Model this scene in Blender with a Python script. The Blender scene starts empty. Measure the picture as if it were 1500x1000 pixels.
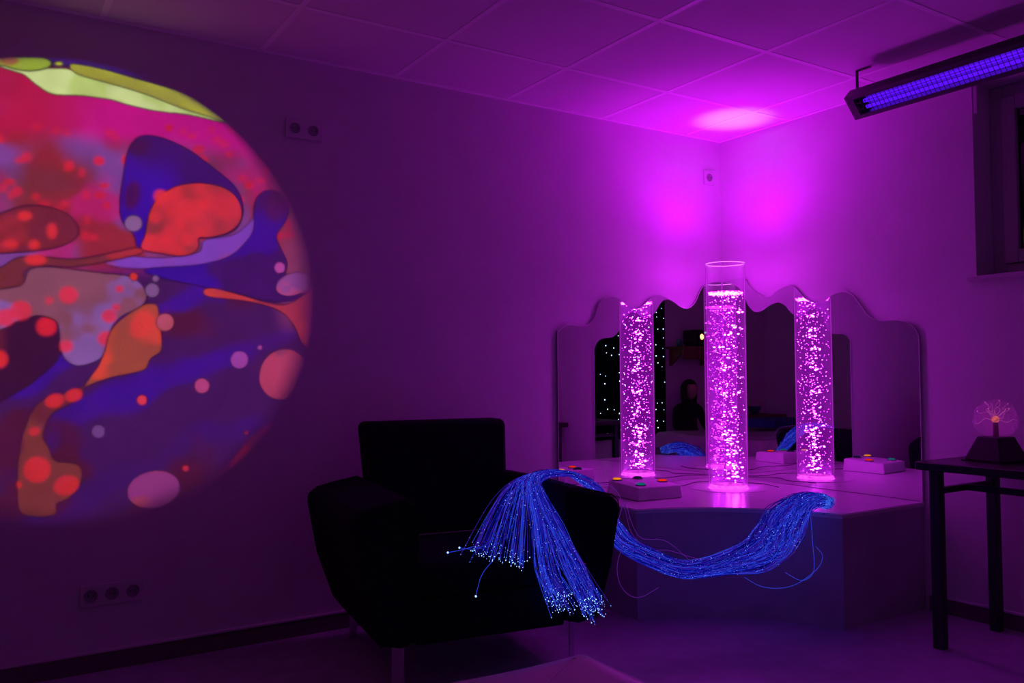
import bpy, bmesh, math, random
import numpy as np
from mathutils import Vector, Matrix

random.seed(7)
rng = np.random.default_rng(7)
S = bpy.context.scene
COL = S.collection

# ------------------------------------------------------------------ camera
# The corner of the room is the origin, the left wall is y = 0, the right wall x = 0, floor z = 0.
FPX, YAW, PITCH, ROLL = 1243.15, 0.5709, 0.0377, -0.0063
CAM = np.array([-3.693, -3.4838, 1.08])
CEIL = 2.424
def cam_axes():
    d = np.array([math.sin(YAW)*math.cos(PITCH), math.cos(YAW)*math.cos(PITCH), math.sin(PITCH)])
    r = np.array([math.cos(YAW), -math.sin(YAW), 0.0]); u = np.cross(r, d)
    c, s = math.cos(ROLL), math.sin(ROLL)
    return r*c+u*s, u*c-r*s, d
AR, AU, AD = cam_axes()
cam_data = bpy.data.cameras.new('camera')
cam_data.sensor_width = 36.0
cam_data.lens = 36.0*FPX/1500.0
cam_data.clip_start = 0.02
cam = bpy.data.objects.new('camera', cam_data)
COL.objects.link(cam)
M4 = Matrix.Identity(4)
for i in range(3):
    M4[i][0], M4[i][1], M4[i][2], M4[i][3] = AR[i], AU[i], -AD[i], CAM[i]
cam.matrix_world = M4
S.camera = cam

# ------------------------------------------------------------------ world, exposure
w = bpy.data.worlds.new('world'); S.world = w
w.use_nodes = True
w.node_tree.nodes['Background'].inputs[0].default_value = (0.0, 0.0, 0.0, 1)
S.view_settings.view_transform = 'Standard'
S.view_settings.look = 'None'
S.view_settings.exposure = 0.0
S.view_settings.gamma = 1.0
S.view_settings.use_curve_mapping = False
S.cycles.transparent_max_bounces = 48
S.cycles.max_bounces = 14
S.cycles.glossy_bounces = 8
S.cycles.diffuse_bounces = 5
S.cycles.sample_clamp_indirect = 4.0

# brightness knobs of the room's lamps and the bubbles' stand-in glow
TUBE_BUBBLE = 46.0       # glowing bubbles in the tube
TUBE_TOP = 21.0         # light leaving the tube's open top
TUBE_BEAM = 20.0         # narrow beam of the lamp to the ceiling
PROJ = 640.0            # effect projector
UV = 1.2                # black light tubes
FIBRE = 1.0             # fibre optic strands

# ------------------------------------------------------------------ pixel -> place helpers
def ray(x, y): return AD*FPX + AR*(x-750) + AU*(500-y)
def at_z(x, y, z): v = ray(x, y); return CAM + v*(z-CAM[2])/v[2]
def at_x(x, y, X=0.0): v = ray(x, y); return CAM + v*(X-CAM[0])/v[0]
def at_y(x, y, Y=0.0): v = ray(x, y); return CAM + v*(Y-CAM[1])/v[1]
def project(P):
    v = np.asarray(P)-CAM
    dz = v@AD
    return 750+FPX*(v@AR)/dz, 500-FPX*(v@AU)/dz
def catmull(pts, n=6, closed=False):
    pts = [np.asarray(p, float) for p in pts]; out = []
    N = len(pts); segs = N if closed else N-1
    for i in range(segs):
        if closed: p0, p1, p2, p3 = pts[i-1], pts[i], pts[(i+1) % N], pts[(i+2) % N]
        else: p0, p1, p2, p3 = pts[max(i-1, 0)], pts[i], pts[i+1], pts[min(i+2, N-1)]
        for k in range(n):
            t = k/n
            out.append(.5*((2*p1)+(p2-p0)*t+(2*p0-5*p1+4*p2-p3)*t*t+(3*p1-p0-3*p2+p3)*t**3))
    if not closed: out.append(pts[-1])
    return out

# ------------------------------------------------------------------ materials
MATS = {}
def nodes(name):
    m = bpy.data.materials.new(name); m.use_nodes = True
    MATS[name] = m
    return m, m.node_tree.nodes, m.node_tree.links, m.node_tree.nodes['Principled BSDF']
def surf(name, col, rough=.6, spec=.5, metal=0., bump=0., bscale=80., vary=0., vscale=6., coat=0.):
    m, n, l, b = nodes(name)
    b.inputs['Roughness'].default_value = rough
    b.inputs['Metallic'].default_value = metal
    b.inputs['Specular IOR Level'].default_value = spec
    b.inputs['Coat Weight'].default_value = coat
    tc = n.new('ShaderNodeTexCoord')
    t = n.new('ShaderNodeTexNoise'); t.inputs['Scale'].default_value = vscale; t.inputs['Detail'].default_value = 4
    l.new(tc.outputs['Object'], t.inputs['Vector'])
    r = n.new('ShaderNodeValToRGB')
    e = r.color_ramp.elements
    e[0].position = .3; e[1].position = .7
    e[0].color = tuple(c*(1-vary) for c in col)+(1,)
    e[1].color = tuple(min(1, c*(1+vary)) for c in col)+(1,)
    l.new(t.outputs['Fac'], r.inputs['Fac']); l.new(r.outputs['Color'], b.inputs['Base Color'])
    if bump:
        t2 = n.new('ShaderNodeTexNoise'); t2.inputs['Scale'].default_value = bscale; t2.inputs['Detail'].default_value = 3
        l.new(tc.outputs['Object'], t2.inputs['Vector'])
        bp = n.new('ShaderNodeBump'); bp.inputs['Strength'].default_value = bump; bp.inputs['Distance'].default_value = .004
        l.new(t2.outputs['Fac'], bp.inputs['Height']); l.new(bp.outputs['Normal'], b.inputs['Normal'])
    return m
def glow(name, col, strength, vary=0., vscale=60.):
    m, n, l, b = nodes(name)
    n.remove(b)
    e = n.new('ShaderNodeEmission'); e.inputs[0].default_value = col+(1,); e.inputs[1].default_value = strength
    if vary:
        tc = n.new('ShaderNodeTexCoord'); t = n.new('ShaderNodeTexNoise'); t.inputs['Scale'].default_value = vscale
        l.new(tc.outputs['Object'], t.inputs['Vector'])
        mr = n.new('ShaderNodeMapRange'); mr.inputs[1].default_value = .35; mr.inputs[2].default_value = .65
        mr.inputs[3].default_value = strength*(1-vary); mr.inputs[4].default_value = strength*(1+vary)
        l.new(t.outputs['Fac'], mr.inputs[0]); l.new(mr.outputs[0], e.inputs[1])
    l.new(e.outputs[0], n['Material Output'].inputs['Surface'])
    return m
def clear(name, ior=1.45, gloss=.6, rough=.02, tint=(1, 1, 1), vol=None, vstr=0.):
    m, n, l, b = nodes(name)
    n.remove(b)
    tr = n.new('ShaderNodeBsdfTransparent'); tr.inputs[0].default_value = tint+(1,)
    gl = n.new('ShaderNodeBsdfGlossy'); gl.inputs['Roughness'].default_value = rough
    gl.inputs[0].default_value = (gloss, gloss, gloss, 1)
    f0 = ((ior-1)/(ior+1))**2
    lw = n.new('ShaderNodeLayerWeight'); lw.inputs[0].default_value = .5
    pw = n.new('ShaderNodeMath'); pw.operation = 'POWER'; pw.inputs[1].default_value = 5
    l.new(lw.outputs['Facing'], pw.inputs[0])
    fr = n.new('ShaderNodeMath'); fr.operation = 'MULTIPLY_ADD'; fr.inputs[1].default_value = 1-f0; fr.inputs[2].default_value = f0
    l.new(pw.outputs[0], fr.inputs[0])
    mx = n.new('ShaderNodeMixShader')
    l.new(fr.outputs[0], mx.inputs[0]); l.new(tr.outputs[0], mx.inputs[1]); l.new(gl.outputs[0], mx.inputs[2])
    l.new(mx.outputs[0], n['Material Output'].inputs['Surface'])
    if vol:
        v = n.new('ShaderNodeEmission'); v.inputs[0].default_value = vol+(1,); v.inputs[1].default_value = vstr
        l.new(v.outputs[0], n['Material Output'].inputs['Volume'])
    return m

surf('wall_paint', (.74, .71, .75), rough=.8, spec=.25, bump=.25, bscale=140, vary=.03)
surf('tile', (.76, .73, .77), rough=.85, spec=.2, bump=.2, bscale=220, vary=.03, vscale=3)
surf('runner_white', (.92, .90, .93), rough=.45)
surf('lino', (.45, .34, .52), rough=.42, spec=.4, bump=.08, bscale=90, vary=.12, vscale=12)
surf('skirting', (.16, .12, .13), rough=.55)
surf('skirting_edge', (.70, .66, .70), rough=.5)
surf('white_plastic', (.80, .78, .80), rough=.35)
surf('grey_plastic', (.16, .14, .17), rough=.5)
surf('socket_plastic', (.30, .28, .31), rough=.45)
surf('cable_grey', (.10, .09, .10), rough=.5)
surf('outlet_plastic', (.68, .65, .69), rough=.7)
surf('black_plastic', (.012, .012, .014), rough=.35)
surf('black_metal', (.02, .02, .022), rough=.45)
surf('fixture_paint', (.05, .045, .055), rough=.45)
surf('reflector_white', (.75, .75, .78), rough=.3)
surf('dark_wood', (.022, .018, .018), rough=.3, vary=.3, vscale=14)
surf('chrome', (.62, .62, .64), rough=.22, metal=1.)
surf('chair_fabric', (.010, .010, .018), rough=.95, spec=.1, bump=.5, bscale=260, vary=.3, vscale=40)
surf('podium_vinyl', (.80, .75, .80), rough=.20, spec=.55, bump=.05, bscale=9, vary=.03)
surf('podium_cloth', (.50, .46, .54), rough=.8, spec=.2, bump=.9, bscale=5, vary=.10)
surf('box_white', (.72, .68, .72), rough=.55, vary=.05)
surf('bed_vinyl', (.72, .62, .66), rough=.25, spec=.5, bump=.25, bscale=7, vary=.04)
surf('bed_base', (.42, .38, .42), rough=.8, bump=.3, bscale=40)
surf('blue_blanket', (.03, .05, .25), rough=.9, bump=.5, bscale=60, vary=.2)
surf('window_white', (.55, .52, .55), rough=.4)
surf('window_glass', (.004, .004, .006), rough=.04, spec=.6)
surf('mirror_back', (.45, .40, .45), rough=.6)
surf('mirror_edge', (.75, .72, .78), rough=.15)
surf('curtain', (.006, .006, .014), rough=.95, spec=.05, vary=.3)
surf('shelf_wood', (.20, .07, .04), rough=.5, vary=.3, vscale=10)
surf('cloth_black', (.008, .008, .010), rough=.9, vary=.3)
surf('skin', (.45, .26, .20), rough=.55, vary=.05)
surf('hair', (.015, .010, .008), rough=.6, bump=.5, bscale=120)
surf('red_clay', (.30, .06, .04), rough=.5, vary=.2)
surf('teal_glaze', (.06, .25, .25), rough=.3, vary=.2)
surf('sheet_paper', (.5, .45, .4), rough=.7, vary=.1)
m, n, l, b = nodes('mirror_silver')
b.inputs['Base Color'].default_value = (.86, .86, .87, 1); b.inputs['Metallic'].default_value = 1; b.inputs['Roughness'].default_value = 0.0
clear('acrylic', 1.02, .6, .03, (1, .995, 1), (.74, .03, 1.0), 10.0)  # wall volume emits, to put the bright light into the cylinder's edges
clear('clear_ring', 1.3, .6, .25, (.93, .88, .95))
clear('water', 1.05, .1, .03, (.97, .90, .98), (.50, .0, .85), 1.1)  # volume emission stands in for lamp light scattered in the water
clear('plasma_glass', 1.45, .9, .02, (1, 1, 1), (.7, .02, .60), .6)
glow('bubble_glow', (.77, .034, 1.0), TUBE_BUBBLE, .93, 55)  # bubbles emit in place of scattering the base lamp's light
glow('foam_glow', (.77, .014, 1.0), 70.0, .4, 60)  # foam emits too, standing in for lamp light coming up through it
glow('base_glow', (1.0, .06, .95), 1.7, .5, 40)
glow('rim_glow', (.9, .35, 1.0), 1.0)  # emission stands in for light guided up to the cut edge
glow('uv_tube', (.10, .005, 1.0), UV)
glow('fibre_glow', (.03, .075, 1.0), .75*FIBRE)
glow('fibre_deep', (.010, .020, 1.0), .32*FIBRE)
glow('fibre_dark', (.008, .010, 1.0), .11*FIBRE)
glow('fibre_violet', (.10, .025, 1.0), .34*FIBRE)
glow('fibre_head', (.05, .16, 1.0), .75*FIBRE)
glow('fibre_pink', (.35, .03, .9), .30*FIBRE)
glow('fibre_spark', (.20, .32, 1.0), 2.6*FIBRE, .6, 60)
glow('fibre_tip', (.20, .40, 1.0), 4.0*FIBRE)
glow('star_glow', (.55, .75, 1.0), 6.0, .5, 20)
glow('plasma_core', (1.0, .16, .16), .45, .5, 90)
glow('plasma_arc', (.9, .12, .55), .35)
glow('lens_glow_warm', (1.0, .35, .1), 6.0)
glow('lens_glow_green', (.3, 1.0, .35), 2.0)
glow('button_orange', (1.0, .30, .01), .75)
glow('button_red', (1.0, .03, .01), .75)
glow('button_teal', (.01, .35, .40), .35)
glow('button_navy', (.02, .02, .10), .25)

# ------------------------------------------------------------------ mesh helpers
def link(o, parent=None, label=None, cat=None, group=None, kind=None):
    COL.objects.link(o)
    if parent is not None: o.parent = parent
    if label: o['label'] = label
    if cat: o['category'] = cat
    if group: o['group'] = group
    if kind: o['kind'] = kind
    return o
def empty(name, label, cat, loc=(0, 0, 0), rz=0., group=None, kind=None):
    o = bpy.data.objects.new(name, None); o.location = loc; o.rotation_euler = (0, 0, rz)
    o.empty_display_size = .1
    return link(o, None, label, cat, group, kind)
def obj(name, bm, mat, parent=None, smooth=False, **k):
    me = bpy.data.meshes.new(name)
    bmesh.ops.recalc_face_normals(bm, faces=bm.faces)
    bm.to_mesh(me); bm.free()
    me.materials.append(MATS[mat])
    if smooth:
        for p in me.polygons: p.use_smooth = True
    return link(bpy.data.objects.new(name, me), parent, **k)
def raw(name, v, f, mat, parent=None, smooth=False, **k):
    me = bpy.data.meshes.new(name); me.from_pydata([tuple(map(float, a)) for a in v], [], f); me.update()
    me.materials.append(MATS[mat])
    if smooth: me.polygons.foreach_set('use_smooth', [True]*len(me.polygons))
    return link(bpy.data.objects.new(name, me), parent, **k)
def NB(): return bmesh.new()
def hexa(bm, P, bev=0., seg=2):
    """P: 8 points, bottom ring then top ring"""
    vs = [bm.verts.new(tuple(p)) for p in P]
    fs = [bm.faces.new([vs[i] for i in q]) for q in ((3, 2, 1, 0), (4, 5, 6, 7), (0, 1, 5, 4), (1, 2, 6, 5), (2, 3, 7, 6), (3, 0, 4, 7))]
    if bev:
        es = list({e for f in fs for e in f.edges})
        bmesh.ops.bevel(bm, geom=es, offset=bev, segments=seg, affect='EDGES', profile=.5)
    return bm
def box(bm, x0, x1, y0, y1, z0, z1, bev=0., seg=2):
    return hexa(bm, [(x0, y0, z0), (x1, y0, z0), (x1, y1, z0), (x0, y1, z0), (x0, y0, z1), (x1, y0, z1), (x1, y1, z1), (x0, y1, z1)], bev, seg)
def prism(bm, pts, z0, z1):
    a = [bm.verts.new((p[0], p[1], z0)) for p in pts]; b = [bm.verts.new((p[0], p[1], z1)) for p in pts]
    bm.faces.new(a[::-1]); bm.faces.new(b)
    N = len(pts)
    for i in range(N): bm.faces.new((a[i], a[(i+1) % N], b[(i+1) % N], b[i]))
    return bm
def lathe(bm, prof, cx=0., cy=0., n=32):
    """profile of (r, z) from bottom to top; r = 0 ends are closed"""
    rings = []
    for r, z in prof:
        if r < 1e-6: rings.append([bm.verts.new((cx, cy, z))])
        else: rings.append([bm.verts.new((cx+r*math.cos(2*math.pi*i/n), cy+r*math.sin(2*math.pi*i/n), z)) for i in range(n)])
    for a, b in zip(rings, rings[1:]):
        for i in range(n):
            j = (i+1) % n
            if len(a) == 1 and len(b) > 1: bm.faces.new((a[0], b[j], b[i]))
            elif len(b) == 1 and len(a) > 1: bm.faces.new((a[i], a[j], b[0]))
            elif len(a) > 1: bm.faces.new((a[i], a[j], b[j], b[i]))
    return bm
def tube_arrays(pts, rad, sides=6):
    """points of one swept tube and its quads"""
    P = np.array(pts, float); T = np.gradient(P, axis=0); T /= np.linalg.norm(T, axis=1)[:, None]+1e-12
    ref = np.array([.31, .17, .94]); V = []; F = []
    for i in range(len(P)):
        a = np.cross(T[i], ref); a /= np.linalg.norm(a)+1e-12; b_ = np.cross(T[i], a)
        r = rad if np.isscalar(rad) else rad[i]
        for k in range(sides):
            t = 2*math.pi*k/sides
            V.append(P[i]+r*(math.cos(t)*a+math.sin(t)*b_))
    for i in range(len(P)-1):
        for k in range(sides):
            j = (k+1) % sides
            F.append((i*sides+k, i*sides+j, (i+1)*sides+j, (i+1)*sides+k))
    F.append(tuple(range(sides-1, -1, -1))); F.append(tuple((len(P)-1)*sides+k for k in range(sides)))
    return V, F
def tube(name, pts, rad, mat, parent=None, sides=8, **k):
    V, F = tube_arrays(pts, rad, sides)
    return raw(name, V, F, mat, parent, True, **k)
def merge(parts):
    V, F = [], []
    for v, f in parts:
        o = len(V); V.extend(v); F.extend([tuple(i+o for i in q) for q in f])
    return V, F
_b = bmesh.new(); bmesh.ops.create_icosphere(_b, subdivisions=1, radius=1.)
ICO_V = np.array([v.co[:] for v in _b.verts]); ICO_F = [tuple(v.index for v in f.verts) for f in _b.faces]; _b.free()
OCT_V = np.array([(1, 0, 0), (-1, 0, 0), (0, 1, 0), (0, -1, 0), (0, 0, 1), (0, 0, -1)], float)
OCT_F = [(0, 2, 4), (2, 1, 4), (1, 3, 4), (3, 0, 4), (2, 0, 5), (1, 2, 5), (3, 1, 5), (0, 3, 5)]
def blobs(items, V0=ICO_V, F0=ICO_F):
    """items of (centre, (sx, sy, sz))"""
    return merge([(list(V0*np.array(s)+np.array(c)), F0) for c, s in items])

# ================================================================== the room
RX, RY = -5.05, -4.05          # far side wall and back wall
T = .32
WY0, WY1, WZ0, WZ1 = -1.48, -2.62, 1.49, 2.335    # window opening in the right wall
obj('floor', box(NB(), RX-T, T, RY-T, T, -.1, 0), 'lino', label='dark worn linoleum floor of the dim room', cat='floor', kind='structure')
obj('wall_left', box(NB(), RX-T, 0, 0, T, 0, 2.6), 'wall_paint', label='plain pale wall behind the armchair, lit purple', cat='wall', kind='structure')
bm = NB()
box(bm, 0, T, WY0, T, 0, 2.6); box(bm, 0, T, RY-T, WY1, 0, 2.6); box(bm, 0, T, WY1, WY0, 0, WZ0); box(bm, 0, T, WY1, WY0, WZ1, 2.6)
obj('wall_right', bm, 'wall_paint', label='pale wall with the recessed window, lit magenta near the corner', cat='wall', kind='structure')
obj('wall_back', box(NB(), RX-T, 0, RY-T, RY, 0, 2.6), 'wall_paint', label='dim wall with shelf and star curtain, seen in the mirrors', cat='wall', kind='structure')
obj('wall_side', box(NB(), RX-T, RX, RY, 0, 0, 2.6), 'wall_paint', label='dim wall beyond the bed, seen in the mirrors', cat='wall', kind='structure')
ceil = obj('ceiling', box(NB(), RX-T, T, RY-T, T, 2.6, 2.7), 'wall_paint', label='suspended ceiling of square panels on a light grid', cat='ceiling', kind='structure')
C0, D0, GR = .284, .503, .6
xs = [0.]; v = -C0
while v > RX: xs.append(v); v -= GR
xs.append(RX)
ys = [0.]; v = -D0
while v > RY: ys.append(v); v -= GR
ys.append(RY)
tile_mesh = {}
for i in range(len(xs)-1):
    for j in range(len(ys)-1):
        sx, sy = xs[i]-xs[i+1]-.010, ys[j]-ys[j+1]-.010
        key = (round(sx, 3), round(sy, 3))
        if key not in tile_mesh:
            me = bpy.data.meshes.new('ceiling_tile'); bm = box(NB(), -sx/2, sx/2, -sy/2, sy/2, 0, .016); bm.to_mesh(me); bm.free()
            me.materials.append(MATS['tile']); tile_mesh[key] = me
        o = bpy.data.objects.new('ceiling_tile', tile_mesh[key]); o.location = ((xs[i]+xs[i+1])/2, (ys[j]+ys[j+1])/2, CEIL+.0014+random.uniform(0, .0005))
        link(o, ceil)
for x in xs[1:-1]: obj('ceiling_runner', box(NB(), x-.012, x+.012, RY, 0, CEIL, CEIL+.0012), 'runner_white', ceil)
for j, y in enumerate(ys[1:-1]): obj('ceiling_runner', box(NB(), RX, 0, y-.012, y+.012, CEIL-.0004, CEIL+.0010), 'runner_white', ceil)
obj('trim_1', box(NB(), RX, -.001, -.022, 0, CEIL-.003, CEIL+.003), 'runner_white', label='thin metal ceiling edge strip along the wall behind the armchair', cat='trim', kind='structure')
obj('trim_2', box(NB(), -.022, 0, RY, -.023, CEIL-.003, CEIL+.003), 'runner_white', label='thin metal ceiling edge strip along the window wall', cat='trim', kind='structure')
def baseboard(name, x0, x1, y0, y1, label, ex):
    o = obj(name, box(NB(), x0, x1, y0, y1, 0, .066), 'skirting', label=label, cat='baseboard', kind='structure')
    obj('top_edge', box(NB(), x0-ex[0], x1, y0-ex[1], y1, .066, .076, .002, 1), 'skirting_edge', o, label='pale top edge of the baseboard')
baseboard('baseboard_left', RX, 0, -.014, 0, 'dark baseboard with a pale top edge behind the armchair', (0, .003))
baseboard('baseboard_right', -.014, 0, RY, -1.235, 'dark baseboard with a pale top edge under the window wall', (.003, 0))

# window
win = empty('window_1', 'recessed white framed window with dark glass at the right edge', 'window', (0, WY0, WZ0), kind='structure')
def wpart(name, bm, mat, par, **k):
    o = obj(name, bm, mat, par, **k); o.location = Vector((0, -WY0, -WZ0)) if par is win else Vector((0, 0, 0)); return o
def frame4(bm, x0, x1, y0, y1, z0, z1, wd, bev=.004):
    """a rectangular frame in the yz plane, y1 < y0"""
    box(bm, x0, x1, y0-wd, y0, z0, z1, bev, 1); box(bm, x0, x1, y1, y1+wd, z0, z1, bev, 1)
    box(bm, x0, x1, y1+wd, y0-wd, z0, z0+wd, bev, 1); box(bm, x0, x1, y1+wd, y0-wd, z1-wd, z1, bev, 1)
    return bm
wpart('frame', frame4(NB(), .14, .20, WY0, WY1, WZ0, WZ1, .06), 'window_white', win)
for a, b in ((WY0-.055, -2.02), (-2.08, WY1+.055)):
    sash = wpart('sash', frame4(NB(), .125, .18, a, b, WZ0+.055, WZ1-.055, .06), 'window_white', win)
    wpart('pane', box(NB(), .150, .156, b+.05, a-.05, WZ0+.105, WZ1-.105), 'window_glass', sash)
wpart('mullion', box(NB(), .135, .195, -2.08, -2.02, WZ0+.05, WZ1-.05, .004, 1), 'window_white', win)
wpart('sill', box(NB(), -.03, .14, WY1-.03, WY0+.03, WZ0-.022, WZ0, .006, 2), 'window_white', win)
wpart('blind_bracket', box(NB(), -.012, -.001, WY0-.03, WY0-.012, 2.20, 2.36, .003, 1), 'window_white', win)

# ================================================================== bubble tube, podium, mirrors
PH = .482
MO = .012            # the mirror faces stand this far off the walls
TX, TY, TR = -.361, -.364, .101

# podium: corner plinth with straight sides and a concave front
fl, fr, mid = np.array([-1.215, -.625]), np.array([-.597, -1.215]), np.array([-.868, -.800])
def arc3(a, m_, b, n=28):
    ax, ay = a; bx, by = m_; cx, cy = b
    d = 2*(ax*(by-cy)+bx*(cy-ay)+cx*(ay-by))
    ux = ((ax*ax+ay*ay)*(by-cy)+(bx*bx+by*by)*(cy-ay)+(cx*cx+cy*cy)*(ay-by))/d
    uy = ((ax*ax+ay*ay)*(cx-bx)+(bx*bx+by*by)*(ax-cx)+(cx*cx+cy*cy)*(bx-ax))/d
    r = math.hypot(ax-ux, ay-uy)
    t0, tm, t1 = (math.atan2(p[1]-uy, p[0]-ux) for p in (a, m_, b))
    def near(t, ref): 
        while t-ref > math.pi: t -= 2*math.pi
        while t-ref < -math.pi: t += 2*math.pi
        return t
    t0, t1 = near(t0, tm), near(t1, tm)
    return [(ux+r*math.cos(t0+(t1-t0)*k/n), uy+r*math.sin(t0+(t1-t0)*k/n)) for k in range(n+1)]
arc = arc3(fl, mid, fr)
pod = empty('corner_podium', 'upholstered corner podium with concave front, glossy top, carrying the bubble tube', 'podium', (-.5, -.5, 0))
def ppart(name, bm, mat, **k):
    o = obj(name, bm, mat, pod, **k); o.location = (.5, .5, 0); return o
E_ = .001
outline = [(-E_, -E_), (-1.215, -E_)]+arc+[(-E_, -1.215)]
ppart('body', prism(NB(), [(x*.996, y*.996) for x, y in outline], 0, PH-.02), 'podium_cloth', label='grey fabric side of the podium')
ppart('top_pad', prism(NB(), outline, PH-.02, PH), 'podium_vinyl', label='glossy vinyl podium top')
# piping along the visible upper edge
edge_pts = [(-1.215, -.02)]+arc+[(-.02, -1.215)]
o = tube('piping', [(x, y, PH-.006) for x, y in edge_pts], .004, 'podium_vinyl', pod, 6); o.location = (.5, .5, 0)
for p in (fl, fr):
    o = tube('seam', [(p[0]*1.001, p[1]*1.001, z) for z in (.005, .15, .3, PH-.02)], .0025, 'podium_cloth', pod, 5); o.location = (.5, .5, 0)
col_ring = lathe(NB(), [(TR+.004, PH+.0005), (TR+.10, PH+.0005), (TR+.102, PH+.0012), (TR+.10, PH+.0020), (TR+.004, PH+.0020)], TX, TY, 48)
ppart('tube_collar', col_ring, 'podium_vinyl', smooth=False, label='flat ring around the foot of the bubble tube')
o = tube('stud', [(-.66, -1.168, PH), (-.66, -1.168, PH+.006)], .006, 'chrome', pod, 10); o.location = (.5, .5, 0)

tb = empty('bubble_tube', 'tall clear bubble tube of glowing pink water standing in the podium corner', 'bubble lamp', (TX, TY, PH))
def tpart(name, bm, mat, smooth=True, **k):
    o = obj(name, bm, mat, tb, smooth, **k); o.location = (-TX, -TY, -PH); return o
ZW, ZT = 1.497, 1.645
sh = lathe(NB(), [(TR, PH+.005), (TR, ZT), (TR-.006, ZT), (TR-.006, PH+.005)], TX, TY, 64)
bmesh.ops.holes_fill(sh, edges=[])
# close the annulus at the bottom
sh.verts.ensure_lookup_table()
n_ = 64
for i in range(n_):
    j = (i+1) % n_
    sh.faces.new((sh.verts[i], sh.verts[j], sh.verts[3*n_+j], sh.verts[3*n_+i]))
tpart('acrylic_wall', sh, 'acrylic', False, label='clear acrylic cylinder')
for p in tb.children[-1].data.polygons: p.use_smooth = abs(p.normal.z) < .5
tpart('rim', lathe(NB(), [(TR-.0062, ZT+.0005), (TR, ZT+.0005), (TR, ZT+.003), (TR-.0062, ZT+.003), (TR-.0062, ZT+.0005)], TX, TY, 64), 'rim_glow', False, label='bright cut edge of the acrylic cylinder')
tpart('water_column', lathe(NB(), [(0, PH+.02), (TR-.007, PH+.02), (TR-.007, ZW), (0, ZW)], TX, TY, 48), 'water', False, label='water with its purple light put in as glow')
tpart('light_ring', lathe(NB(), [(.05, PH+.006), (TR-.007, PH+.006), (TR-.007, PH+.016), (.05, PH+.018)], TX, TY, 48), 'base_glow', label='glowing pink ring at the foot')
# bubbles: winding plume, finer ones all over
items = []
def in_tube(x, y, lim=TR-.014):
    r = math.hypot(x, y)
    return (x, y) if r < lim else (x*lim/r, y*lim/r)
def add_bubble(x, y, z, s, flat=.62):
    x, y = in_tube(x, y)
    items.append(((TX+x, TY+y, z), (s*random.uniform(.8, 1.4), s*random.uniform(.8, 1.4), s*random.uniform(flat*.7, flat*1.3))))
H_ = ZW-PH-.03
rr, uu = AR[:2]/np.linalg.norm(AR[:2]), AD[:2]/np.linalg.norm(AD[:2])
for k in range(170):                       # plume
    t = random.random(); z = PH+.03+H_*t
    c = .016*math.sin(7*t+1.0)+.010*math.sin(17*t)+.010
    spread = .024+.022*t+.022*random.random()
    a = random.gauss(c, spread); b = random.gauss(0, spread)
    p = rr*a+uu*b
    add_bubble(p[0], p[1], z, random.choice([.0014, .0018, .0022, .0028, .0036]))
for k in range(320):                       # fine bubbles everywhere
    t = random.random(); z = PH+.05+H_*(t**.9)*.96
    r, q = (TR-.012)*random.random()**.42, random.uniform(0, 2*math.pi)
    add_bubble(r*math.cos(q), r*math.sin(q), z, random.choice([.0010, .0012, .0015, .0021]), .8)
for k in range(16):                        # clusters
    t = (k+.6*random.random())/16; z = PH+.03+H_*t
    c = .016*math.sin(7*t+1.0)+.010*math.sin(17*t)+.006
    for q in range(random.randint(4, 10) + (7 if t < .28 else 0)):
        a, b = random.gauss(c, .018+.02*t), random.gauss(0, .02); p = rr*a+uu*b
        add_bubble(p[0], p[1], z+random.gauss(0, .012), random.uniform(.0030, .0080), .6)
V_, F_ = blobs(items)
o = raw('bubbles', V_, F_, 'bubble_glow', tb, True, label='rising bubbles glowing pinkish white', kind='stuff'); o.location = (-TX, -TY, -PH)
foam = []
for k in range(260):
    r, q = (TR-.012)*math.sqrt(random.random()), random.uniform(0, 2*math.pi)
    s = random.uniform(.003, .006); foam.append(((TX+r*math.cos(q), TY+r*math.sin(q), ZW-.003+random.uniform(-.008, .002)), (s, s, s*.6)))
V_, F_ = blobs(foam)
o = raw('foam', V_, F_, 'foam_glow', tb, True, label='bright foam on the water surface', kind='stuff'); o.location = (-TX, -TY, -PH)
# light that leaves the open top of the tube
def lamp(name, kind, loc, target, col, watts, size=.05, spot=None, blend=.5, label=None):
    d = bpy.data.lights.new(name, kind); d.color = col; d.energy = watts
    if kind == 'AREA': d.shape = 'DISK'; d.size = size
    else: d.shadow_soft_size = size
    if spot: d.spot_size = spot; d.spot_blend = blend
    o = bpy.data.objects.new(name, d); o.location = loc
    o.rotation_euler = (Vector(target)-Vector(loc)).to_track_quat('-Z', 'Y').to_euler()
    COL.objects.link(o)
    return o
lamp('tube_top_light', 'SPOT', (TX, TY, ZT+.004), (TX, TY, 3), (.72, .0, 1.0), TUBE_TOP, .06, math.radians(160), 1.0)
lamp('tube_beam_light', 'SPOT', (TX, TY, ZW+.02), (-.275, -.36, CEIL), (.75, .55, 1.0), TUBE_BEAM, .03, math.radians(30), 1.0)

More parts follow.
